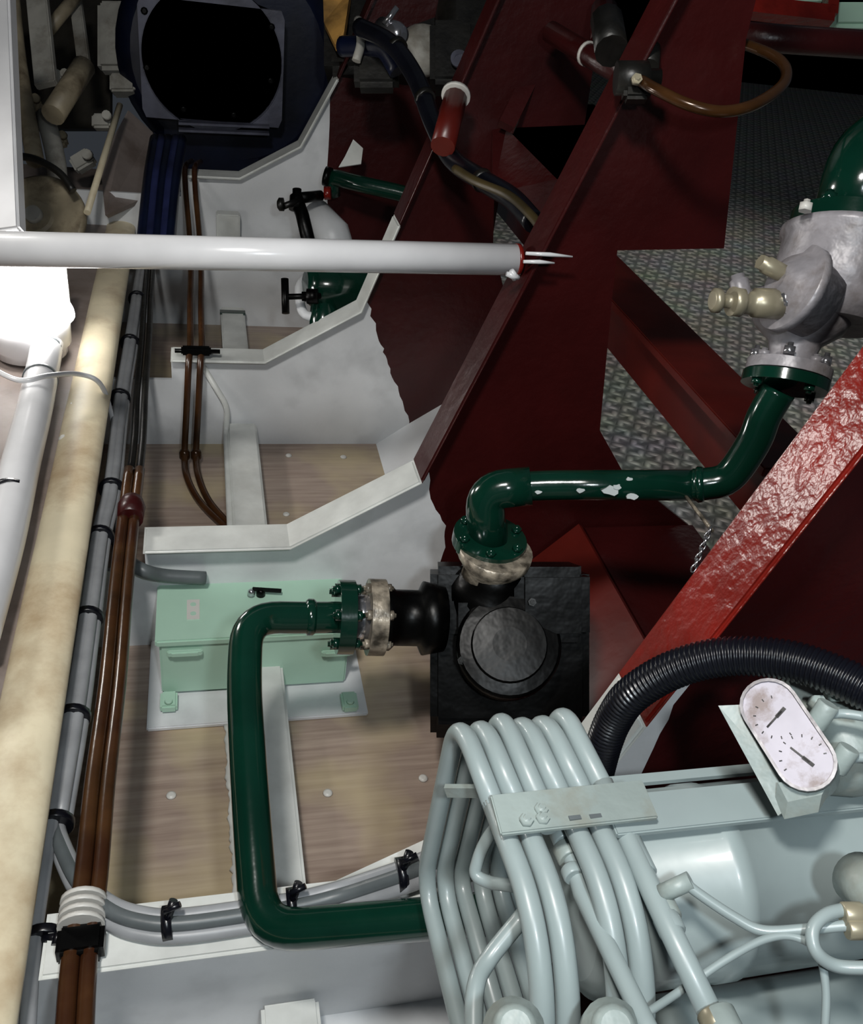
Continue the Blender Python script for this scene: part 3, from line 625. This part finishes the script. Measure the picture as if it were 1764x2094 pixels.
obj('strap_slot', bm, 'cableD', t)
bm = nb(); bar(bm, D(912, 1617, .665), D(990, 1618, .655), .004, .010); obj('inner_strap', bm, 'coold', t)
# tanks
ty = .322; tz = .262; tr = .0655
c = U(1500, 1770, 'y', ty-.03)
bm = nb(); x0 = U(1250, 1700, 'y', ty).x
lathe(bm, (x0-.02, ty, tz), (1, 0, 0), [(0, tr*.5), (.004, tr*.8), (.012, tr), (.098, tr), (.099, tr+.0015), (.112, tr+.0015), (.113, tr), (.23, tr), (.231, tr+.0015), (.244, tr+.0015), (.245, tr), (.44, tr)], 56); obj('tank', bm, 'cool', t)
bm = nb(); lathe(bm, (x0+.03, ty-.098, tz-.105), (1, 0, 0), [(0, tr*.5), (.006, tr*.85), (.018, tr), (.42, tr)], 56); obj('lower_tank', bm, 'cool', t)
bm = nb(); bar(bm, (x0-.015, ty+.062, tz+.038), (x0+.42, ty+.058, tz+.040), .008, .004); obj('back_rail', bm, 'cool', t)
# gauge panel
gc = D(1610, 1502, .585); gu = (D(1672, 1596, .57)-D(1560, 1425, .605)).normalized()   # long direction
gn = (-CF*.75+CB*.35-CA*.35); gn = (gn-gu*gn.dot(gu)).normalized(); gv = gn.cross(gu)
def stad(c, l, w_, n=12):
    out = []
    for s in (1, -1):
        for k in range(n+1):
            a = -math.pi/2+math.pi*k/n
            out.append(c+gu*s*(l+w_*math.cos(a))+gv*s*w_*math.sin(a))
    return out
bm = nb(); slab(bm, stad(gc-gn*.032, .020, .0185), gn*.034); bmesh.ops.recalc_face_normals(bm, faces=bm.faces)
gp = obj('gauge_panel', bm, 'coold', t)
bm = nb(); o1 = stad(gc, .020, .0185); o2 = stad(gc, .020, .0165)
n = len(o1); v1 = [bm.verts.new(p+gn*.005) for p in o1]; v2 = [bm.verts.new(p+gn*.005) for p in o2]; v3 = [bm.verts.new(p-gn*.002) for p in o2]; v0 = [bm.verts.new(p-gn*.002) for p in o1]
for i in range(n):
    j = (i+1) % n
    for p, q_ in ((v0, v1), (v1, v2), (v2, v3)): bm.faces.new((p[i], p[j], q_[j], q_[i]))
obj('bezel', bm, 'valve', gp)
bm = nb(); slab(bm, stad(gc, .020, .0166), gn*.003); obj('dial_face', bm, 'gauge', gp, 'speckled white dial face')
for s, aa in ((-.012, 1.9), (.017, .35)):
    cc = gc+gu*s+gn*.0035; d_ = gu*math.cos(aa)+gv*math.sin(aa); bm = nb(); bar(bm, cc-d_*.009, cc+d_*.005, .0011, .0008, up=gn); bar(bm, cc+d_*.000, cc+d_*.008, .0022, .0008, up=gn); obj('needle', bm, 'black', gp)
    bm = nb()
    for k in range(9):
        a3 = aa+.9+k*.45; c3 = cc+(gu*math.cos(a3)+gv*math.sin(a3))*.0125; bar(bm, c3, c3+(gu*math.cos(a3)+gv*math.sin(a3))*.0018, .0006, .0004, up=gn)
    obj('scale_mark', bm, 'black', gp)
# bracket flat plate behind the gauge
bm = nb(); slab(bm, [D(1468, 1443, .607), D(1535, 1440, .603), D(1640, 1635, .575), D(1590, 1668, .578)], gn*-.004); obj('gauge_bracket', bm, 'coold', t)
bm = nb(); slab(bm, [D(1590, 1600, .578), D(1700, 1590, .568), D(1680, 1625, .563), D(1610, 1640, .572)], V(0, -.004, -.012)); obj('bracket_foot', bm, 'coold', t)
for (px, py) in ((1680, 1462), (1722, 1552)):
    nut(D(px, py, .59), (gv*-1+CA*.6), .007, .018, 'coold', 'gauge_union')
    cpipe([D(px+4, py+1, .59), D(px+40, py-3, .59), D(px+90, py+4, .585)], .0032, 'gauge_line', sm=4)
# cylinder head behind the gauge
bm = nb(); lathe(bm, D(1770, 1520, .64), (1, .05, 0), [(-.045, .020), (-.04, .03), (-.02, .034), (.1, .034)], 40); boxm(bm, frame_m(D(1700, 1450, .66), V(1, 0, 0), V(0, 1, .2)), .07, .05, .02, .004); obj('cylinder_head', bm, 'coold', t)
for (px, py) in ((1665, 1440), (1700, 1420), (1735, 1455)):
    bm = nb(); hexbolt(bm, D(px, py, .63), -CF+V(0, 0, .5), .006, .008); obj('bolt', bm, 'coold', t)

# ------------------------------------------------------------------ duct & blue casing far behind
yd = 2.72
t = thing('blue_casing', 'dark blue rounded casing behind the square duct flange, upper left', 'casing', U(430, 350, 'y', yd))
cc = U(432, 105, 'y', yd)
bm = nb(); lathe(bm, cc+V(.05, .06, -.03), (.02, 1, 0), [(0, .26), (.03, .30), (.5, .30)], 40); box(bm, cc+V(-.16, .06, -.40), cc+V(.16, .3, -.1), .03); obj('shell', bm, 'blue', t)
t = thing('duct_flange', 'square grey bolted flange around a black round opening, top left', 'flange', U(430, 250, 'y', yd-.03))
a = U(285, -12, 'y', yd-.03); b = U(570, 258, 'y', yd-.03)
cx, cz = (a.x+b.x)/2, (a.z+b.z)/2; hw = abs(b.x-a.x)/2+.006; hh = abs(a.z-b.z)/2
bm = nb(); n = 64; R_ = .178; cc2 = V(cx, yd-.05, cz+.012); rings = []
def sq(a_):
    c_, s_ = math.cos(a_), math.sin(a_); k = 1/max(abs(c_)/hw, abs(s_)/hh); k = min(k, .262); return V(c_*k, 0, s_*k)
for dy in (0, .018):
    rings.append([bm.verts.new(V(cx, yd-.05+dy, cz)+sq(2*math.pi*i/n)) for i in range(n)])
    rings.append([bm.verts.new(cc2+V(R_*math.cos(2*math.pi*i/n), dy, R_*math.sin(2*math.pi*i/n))) for i in range(n)])
for i in range(n):
    j = (i+1) % n
    for p, q_ in ((0, 1), (1, 3), (3, 2), (2, 0)): bm.faces.new((rings[p][i], rings[p][j], rings[q_][j], rings[q_][i]))
obj('plate', bm, 'duct', t)
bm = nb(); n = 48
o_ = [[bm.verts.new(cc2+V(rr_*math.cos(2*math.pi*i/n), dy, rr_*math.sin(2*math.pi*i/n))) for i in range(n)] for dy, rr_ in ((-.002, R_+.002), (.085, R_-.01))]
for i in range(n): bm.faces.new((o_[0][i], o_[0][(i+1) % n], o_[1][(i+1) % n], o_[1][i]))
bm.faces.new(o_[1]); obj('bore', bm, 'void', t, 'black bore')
for (px, py) in ((295, 22), (300, 138), (375, 223), (478, 235), (555, 55), (553, 165)):
    c = U(px, py, 'y', yd-.05); bm = nb(); lathe(bm, c, (0, -1, 0), [(0, .009), (.004, .009), (.006, .005)], 8); obj('bolt', bm, 'black', t)
bm = nb(); p = U(365, 250, 'y', yd-.06); q_ = U(550, 258, 'y', yd-.06); bar(bm, p, q_, .03, .006); bar(bm, p-V(0, 0, .018), q_-V(0, 0, .018), .03, .006); obj('lower_lip', bm, 'duct', t)
t = thing('blue_hose_bundle', 'blue and purple hoses hanging beside the brown tubes, left of the farthest frame', 'hoses', U(320, 480, 'y', 2.2))
for i, (px, m) in enumerate(((312, 'bluel'), (326, 'blue'), (342, 'bluel'), (300, 'blue'), (352, 'blue'))):
    bm = nb(); tube(bm, [U(px+18, 285, 'z', .27), U(px+6, 360, 'z', .235), U(px-2, 440, 'z', .215), U(px-8, 505, 'z', .20), U(px-12, 525, 'z', .19)], .013, sm=5, seg=12); obj('hose', bm, m, t)

# ------------------------------------------------------------------ clutter at the upper left
bm = nb(); a = D(-8, -40, 1.55); b = D(12, 480, 1.45); bar(bm, a, b, .055, .03, up=CF, bev=.004); tag(obj('white_post', bm, 'pipew'), 'white upright post at the left edge above the horizontal pipe', 'post')
def cl(name, label, cat, pts, r_, m, sm=0, fr=0):
    bm = nb(); tube(bm, pts, r_, sm=sm, fr=fr, seg=14); return tag(obj(name, bm, m), label, cat)
cl('beige_pipe', 'grimy beige pipe leaning beside the white post, upper left', 'pipe', [D(22, -20, 2.3), D(38, 130, 2.25), D(72, 330, 2.1)], .020, 'junk', sm=5)
bm = nb(); bar(bm, D(75, -20, 2.2), D(95, 175, 2.1), .050, .02, up=CF, bev=.003); tag(obj('flat_bar', bm, 'junkw'), 'wide off-white flat bar hanging at the upper left edge of the clutter', 'bar')
bm = nb(); bar(bm, D(152, -20, 2.4), D(172, 130, 2.3), .030, .02, up=CF, bev=.003); tag(obj('flat_bar', bm, 'junkw'), 'narrow pale flat bar just left of the panel with a green label', 'bar')
cl('brace', 'cream diagonal brace between the two upright flat bars, top left', 'brace', [D(100, 60, 2.3), D(158, -10, 2.35)], .016, 'junk')
cl('beige_stub_pipe', 'short thick beige pipe slanting below the narrow flat bar', 'pipe', [D(108, 235, 2.05), D(172, 135, 2.15)], .026, 'junk')
cl('purple_grey_pipe', 'grey pipe dropping behind the handwheel, upper left', 'pipe', [D(92, 235, 2.2), D(115, 330, 2.15), D(120, 420, 2.1)], .022, 'junkw', sm=4)
cl('thin_rod', 'thin cream rod leaning between handwheel and riveted plate', 'rod', [D(245, 215, 2.2), D(178, 435, 2.0)], .0075, 'cream')
cl('dark_hose', 'dark hose curving over the handwheel at upper left', 'hose', [D(20, 318, 1.95), D(70, 325, 1.95), D(120, 352, 1.95), D(150, 390, 1.95)], .008, 'darkm', sm=5)
t = thing('handwheel', 'large pale wheel half hidden behind the horizontal pipe, upper left', 'wheel', D(85, 450, 2.0))
bm = nb(); wc = D(78, 450, 2.02); wn = (-CF+CB*.2).normalized(); lathe(bm, wc-wn*.012, wn, [(0, .10), (.004, .106), (.018, .106), (.022, .10), (.022, .04), (.03, .035)], 40); obj('disc', bm, 'junk', t)
bm = nb(); lathe(bm, wc+wn*.012, wn, [(0, .02), (.02, .018)], 16); obj('hub', bm, 'junkw', t)
t = thing('control_panel', 'off-white panel with a faded green label left of the black opening', 'panel', D(240, 150, 2.5))
bm = nb(); boxm(bm, frame_m(D(240, 78, 2.5), CA, CB), .10, .19, .05, .012); obj('housing', bm, 'junkw', t)
bm = nb(); boxm(bm, frame_m(D(262, 65, 2.47), CA, CB), .032, .06, .006, .002); obj('label_plate', bm, 'box', t)
bm = nb(); boxm(bm, frame_m(D(255, 175, 2.5), CA, CB), .07, .05, .05, .006); obj('lower_cover', bm, 'junkw', t)
bm = nb(); boxm(bm, frame_m(D(95, 60, 2.80), CA, CB), .40, .62, .02); tag(obj('dark_backing_plate', bm, 'dark'), 'dark grimy plate behind the clutter at upper left', 'plate')
bm = nb(); slab(bm, [D(205, 330, 2.2), D(262, 225, 2.35), D(312, 270, 2.4), D(305, 400, 2.2), D(215, 440, 2.1)], CF*.02); tag(obj('riveted_plate', bm, 'tan'), 'grimy brown riveted plate standing at the far end of the ledge', 'plate')
for k, (px, py, s) in enumerate(((125, 165, .03), (65, 215, .028), (210, 250, .03), (120, 290, .026), (170, 330, .034))):
    bm = nb(); boxm(bm, frame_m(D(px, py, 2.25), CA+CB*.3*(k-2), CB), s*1.6, s*1.2, s, .006)
    lathe(bm, D(px+10, py-12, 2.22), -CF, [(0, s*.4), (.012, s*.35)], 10)
    tag(obj('pipe_fitting', bm, 'junk' if k % 2 else 'junkw'), ['grimy fitting between the two flat bars', 'pinkish fitting against the beige leaning pipe', 'pale fitting right of the thick beige stub pipe', 'fitting under the thick beige stub pipe', 'pale fitting beside the top of the handwheel'][k], 'fitting')

# ------------------------------------------------------------------ valves behind the far bay
t = thing('angle_valve', 'black angle valve with knob above the horizontal pipe', 'valve', D(625, 480, 2.0))
c = D(607, 410, 2.0)
bm = nb(); tube(bm, [c, D(618, 440, 2.0), D(632, 500, 1.98)], .015, seg=14); lathe(bm, c-CB*.02, CB, [(0, .018), (.03, .016), (.035, .01), (.045, .01)], 14); tube(bm, [D(612, 405, 2.0), D(655, 400, 2.05)], .012, seg=12); obj('body', bm, 'black', t)
bm = nb(); tube(bm, [D(580, 422, 1.97), D(610, 410, 1.99)], .007, seg=10); lathe(bm, D(580, 418, 1.97), -CA, [(0, .014), (.01, .014), (.014, .008)], 12); obj('knob', bm, 'darkm', t)
bm = nb(); lathe(bm, D(663, 395, 2.05), CA, [(0, .015), (.015, .015)], 8); obj('union_nut', bm, 'redhi', t)
t = thing('dark_green_pipe', 'dark green pipe with elbow passing through the red frame above the horizontal pipe', 'pipe', D(740, 390, 2.1))
bm = nb(); tube(bm, [D(680, 400, 2.15), D(675, 360, 2.12), D(730, 375, 2.1), D(820, 395, 2.1), D(850, 405, 2.1)], .019, fr=.04, seg=16); obj('tube', bm, 'green', t)
bm = nb(); lathe(bm, D(672, 362, 2.11), -CA+CB*.3, [(-.004, .022), (.010, .022), (.012, .012)], 16); obj('end_cap', bm, 'black', t)
cl('pale_round_tank', 'pale rounded canister behind the black angle valve', 'canister', [D(640, 440, 2.12), D(680, 480, 2.10), D(690, 520, 2.10)], .042, 'whiteweb')
t = thing('green_gate_valve', 'dark green valve body with a black tee handle below the horizontal pipe', 'valve', D(690, 620, 1.85))
bm = nb(); lathe(bm, D(690, 590, 1.9), (1, .1, -.1), [(-.07, .03), (-.05, .045), (0, .055), (.05, .045), (.06, .05), (.09, .05)], 20); tube(bm, [D(665, 560, 1.95), D(660, 680, 1.85)], .028, seg=16); obj('body', bm, 'green', t)
bm = nb(); tube(bm, [D(655, 605, 1.83), D(585, 607, 1.8)], .006, seg=10); lathe(bm, D(640, 606, 1.82), -CA, [(-.01, .016), (.012, .016), (.014, .010), (.022, .010)], 8); obj('stem', bm, 'black', t)
bm = nb(); tube(bm, [D(582, 570, 1.8), D(584, 641, 1.8)], .0078, seg=10); obj('tee_handle', bm, 'black', t)
cl('pale_curved_pipe', 'pale pipe curving behind the tee handle stem', 'pipe', [D(628, 565, 1.93), D(612, 590, 1.9), D(620, 640, 1.87), D(655, 650, 1.87)], .010, 'whiteweb', sm=5)

# ------------------------------------------------------------------ engine parts at top centre
t = thing('engine_block', 'dark machine casing in the shadow at top centre', 'machine', D(860, 180, 1.9))
bm = nb(); boxm(bm, frame_m(D(850, 60, 2.2), CA, CB), .42, .32, .25, .02); lathe(bm, D(1000, 60, 2.1), -CF, [(0, .13), (.08, .12), (.10, .08)], 28); boxm(bm, frame_m(D(925, 120, 2.0), CA, CB), .10, .14, .08, .012); obj('casing', bm, 'darkm', t)
for (px, py) in ((938, 122), (950, 160)):
    bm = nb(); lathe(bm, D(px, py, 1.94), -CF, [(0, .018), (.008, .018), (.008, .0095), (.002, .009)], 18); obj('ring_nut', bm, 'duct', t)
bm = nb(); lathe(bm, D(868, 100, 2.02), -CF+CA*.4, [(-.03, .050), (.0, .056), (.02, .045), (.03, .02)], 24); obj('round_cover', bm, 'junkw', t)
t = thing('oil_filter', 'small bright chrome dome with a lever at top centre', 'filter', D(800, 80, 1.85))
bm = nb(); lathe(bm, D(812, 70, 1.85), CA*.5-CB*.4-CF*.4, [(-.05, .022), (0, .024), (.015, .018), (.02, .008)], 22); obj('dome', bm, 'steel', t)
bm = nb(); tube(bm, [D(785, 50, 1.84), D(812, 15, 1.83)], .006, seg=10); obj('lever', bm, 'steel', t)
t = thing('blue_valve', 'small blue and teal valve beside the black hose end', 'valve', D(760, 120, 1.8))
bm = nb(); tube(bm, [D(700, 95, 1.85), D(745, 95, 1.82), D(785, 100, 1.8), D(815, 145, 1.8)], .020, sm=5, seg=14); obj('body', bm, 'blue', t)
bm = nb(); tube(bm, [D(732, 40, 1.82), D(738, 85, 1.8), D(728, 125, 1.8)], .009, sm=4, seg=10); obj('lever', bm, 'junkw', t)
bm = nb(); boxm(bm, frame_m(D(770, 150, 1.84), CA, CB), .09, .07, .05, .012); obj('bracket', bm, 'darkm', t)
t = thing('black_hose', 'thick glossy black hose dropping from the top centre towards the red frame', 'hose', D(880, 230, 1.6))
bm = nb(); tube(bm, [D(735, 55, 1.75), D(800, 90, 1.68), D(850, 160, 1.62), D(885, 250, 1.56), D(925, 325, 1.50), D(985, 368, 1.44), D(1045, 405, 1.39), D(1092, 455, 1.34)], .0165, sm=8, seg=18)
for v in bm.verts: pass
obj('tube', bm, 'rubber', t)
for (px, py, dd) in ((812, 96, 1.67), (868, 200, 1.59), (985, 368, 1.44)):
    bm = nb(); lathe(bm, D(px, py, dd), D(px+30, py+40, dd-.03)-D(px, py, dd), [(-.005, .018), (.007, .018)], 18); obj('hose_clamp', bm, 'darkm', t)
cl('yellow_hose', 'thin olive hose following the black hose down to the white pipe end', 'hose', [D(930, 345, 1.45), D(975, 372, 1.41), D(1040, 400, 1.37), D(1085, 440, 1.32), D(1112, 475, 1.29)], .007, 'olive', sm=6)
bm = nb(); slab(bm, [D(660, -20, 2.04), D(716, -20, 2.04), D(704, 60, 2.0), D(698, 95, 2.0), D(684, 90, 2.0), D(662, 45, 2.04)], CF*.03); bmesh.ops.triangulate(bm, faces=bm.faces)
tag(obj('yellow_rag', bm, 'yellow'), 'yellow-brown cloth hanging at the top centre', 'cloth')
cl('orange_pipe', 'short orange-red pipe stub with a pale rim, top centre', 'pipe', [D(931, 200, 1.52), D(905, 300, 1.47)], .020, 'redm')
bm = nb(); lathe(bm, D(932, 195, 1.52), D(931, 200, 1.52)-D(905, 300, 1.47), [(-.003, .0245), (.004, .0245)], 20); tag(obj('pale_ring', bm, 'strap'), 'pale rim ring on the orange pipe stub', 'ring')
bm = nb(); slab(bm, [D(722, 285, 2.1), D(742, 303, 2.1), D(738, 335, 2.1), D(692, 342, 2.1), D(705, 320, 2.1)], CF*.004)
tag(obj('white_gusset', bm, 'white'), 'small white gusset corner above the dark green elbow', 'gusset')

# ------------------------------------------------------------------ right top : braces and pipes
bm = nb(); bar(bm, D(1035, 260, 1.62), D(1130, 65, 1.66), .03, .02, up=CF); tag(obj('red_brace', bm, 'red'), 'dark red brace rising left of the black opening, top right of centre', 'brace')
cl('ringed_red_pipe', 'red pipe with a thin white ring, sloping near the top right of centre', 'pipe', [D(1125, 65, 1.5), D(1200, 110, 1.45), D(1295, 165, 1.38)], .017, 'red')
bm = nb(); lathe(bm, D(1201, 110, 1.45), D(1240, 130, 1.42)-D(1200, 110, 1.45), [(-.003, .019), (.003, .019)], 18); tag(obj('white_ring', bm, 'strap'), 'thin white ring around the sloping red pipe', 'ring')
bm = nb(); slab(bm, [D(1006, 262, 1.66), D(1035, 262, 1.66), D(1138, 366, 1.52), D(1200, 372, 1.46), D(1125, 470, 1.42), D(1092, 452, 1.46), D(1008, 395, 1.60)], CF*.012); bmesh.ops.triangulate(bm, faces=bm.faces); tag(obj('red_knee_bracket', bm, 'red'), 'red knee bracket below the black triangular opening', 'bracket')
bm = nb(); boxm(bm, frame_m(D(1110, 300, 2.25), CA, CB), .26, .20, .03, .004); tag(obj('dark_gap_sheet', bm, 'void'), 'black sheet standing in for the dark gap above the red knee bracket', 'cover')  # added black sheet; paints the darkness of the opening
cl('copper_tube', 'brown copper tube hanging in a loop at the upper right', 'tube', [D(1310, 165, 1.000), D(1345, 185, 0.976), D(1410, 215, 0.960), D(1480, 228, 0.960), D(1550, 210, 0.976), D(1605, 165, 1.024), D(1590, 120, 1.064), D(1500, 82, 1.104), D(1440, 60, 1.136)], .0062, 'copper', sm=8)
t = thing('shadowed_fitting', 'dark fittings cluster where the copper tube starts, upper right', 'fitting', D(1300, 170, 1.000))
bm = nb(); lathe(bm, D(1295, 160, 1.016), CA, [(-.02, .018), (.015, .018), (.018, .01), (.03, .01)], 10); boxm(bm, frame_m(D(1300, 185, 1.016), CA, CB), .03, .025, .02, .004); tube(bm, [D(1335, 60, 1.080), D(1325, 140, 1.040)], .012, seg=12); tube(bm, [D(1240, 40, 1.120), D(1250, 105, 1.080)], .02, seg=12); obj('body', bm, 'darkm', t)
bm = nb(); hexbolt(bm, D(1300, 165, 0.992), -CF, .006, .006); obj('nut', bm, 'brass', t)
cl('red_cross_pipe', 'thick dull red pipe running to the right edge near the top', 'pipe', [D(1500, 72, 1.5), D(1600, 80, 1.5), D(1900, 100, 1.5)], .022, 'red')
bm = nb(); bar(bm, D(1480, 10, 1.7), D(1700, 35, 1.7), .03, .03, up=CF); bar(bm, D(1700, -20, 1.7), D(1695, 35, 1.7), .02, .03, up=CF); tag(obj('red_angle_bar', bm, 'redhi'), 'red angle bar above the thick red pipe at the top right corner', 'bar')
bm = nb(); boxm(bm, frame_m(D(1735, 35, 1.75), CA, CB), .07, .05, .03, .008); tag(obj('pale_cover', bm, 'box'), 'small pale green cover at the top right corner', 'cover')
bm = nb(); boxm(bm, frame_m(D(1630, -8, 1.8), CA, CB), .10, .03, .03, .006); tag(obj('pale_cover', bm, 'box'), 'pale cover cut by the top edge, left of the corner', 'cover')
cl('red_upper_pipe', 'dark red upright pipe stub near the top edge right of centre', 'pipe', [D(1235, 20, 1.5), D(1232, 90, 1.45)], .022, 'red')
# chain near the beam
t = thing('small_chain', 'short steel chain hanging beside the bright red flange', 'chain', D(1430, 1130, .95))
for k in range(8):
    c = D(1450-k*4.5, 1085+k*11, .98); bm = nb(); n = 10; d_ = (CB*.9+CA*.3).normalized(); s_ = (CA if k % 2 else CF); pts = [c+d_*.0048*math.cos(2*math.pi*i/n)+s_*.0028*math.sin(2*math.pi*i/n) for i in range(n+1)]
    sweep(bm, pts, .0011, 6, cap=False); obj('link', bm, 'steel', t)
bm = nb(); tube(bm, [D(1400, 1012, 1.035), D(1456, 1086, .98)], .0022, seg=8); tag(obj('steel_rod', bm, 'peel'), 'thin pale rod just under the green pipe bend', 'rod')
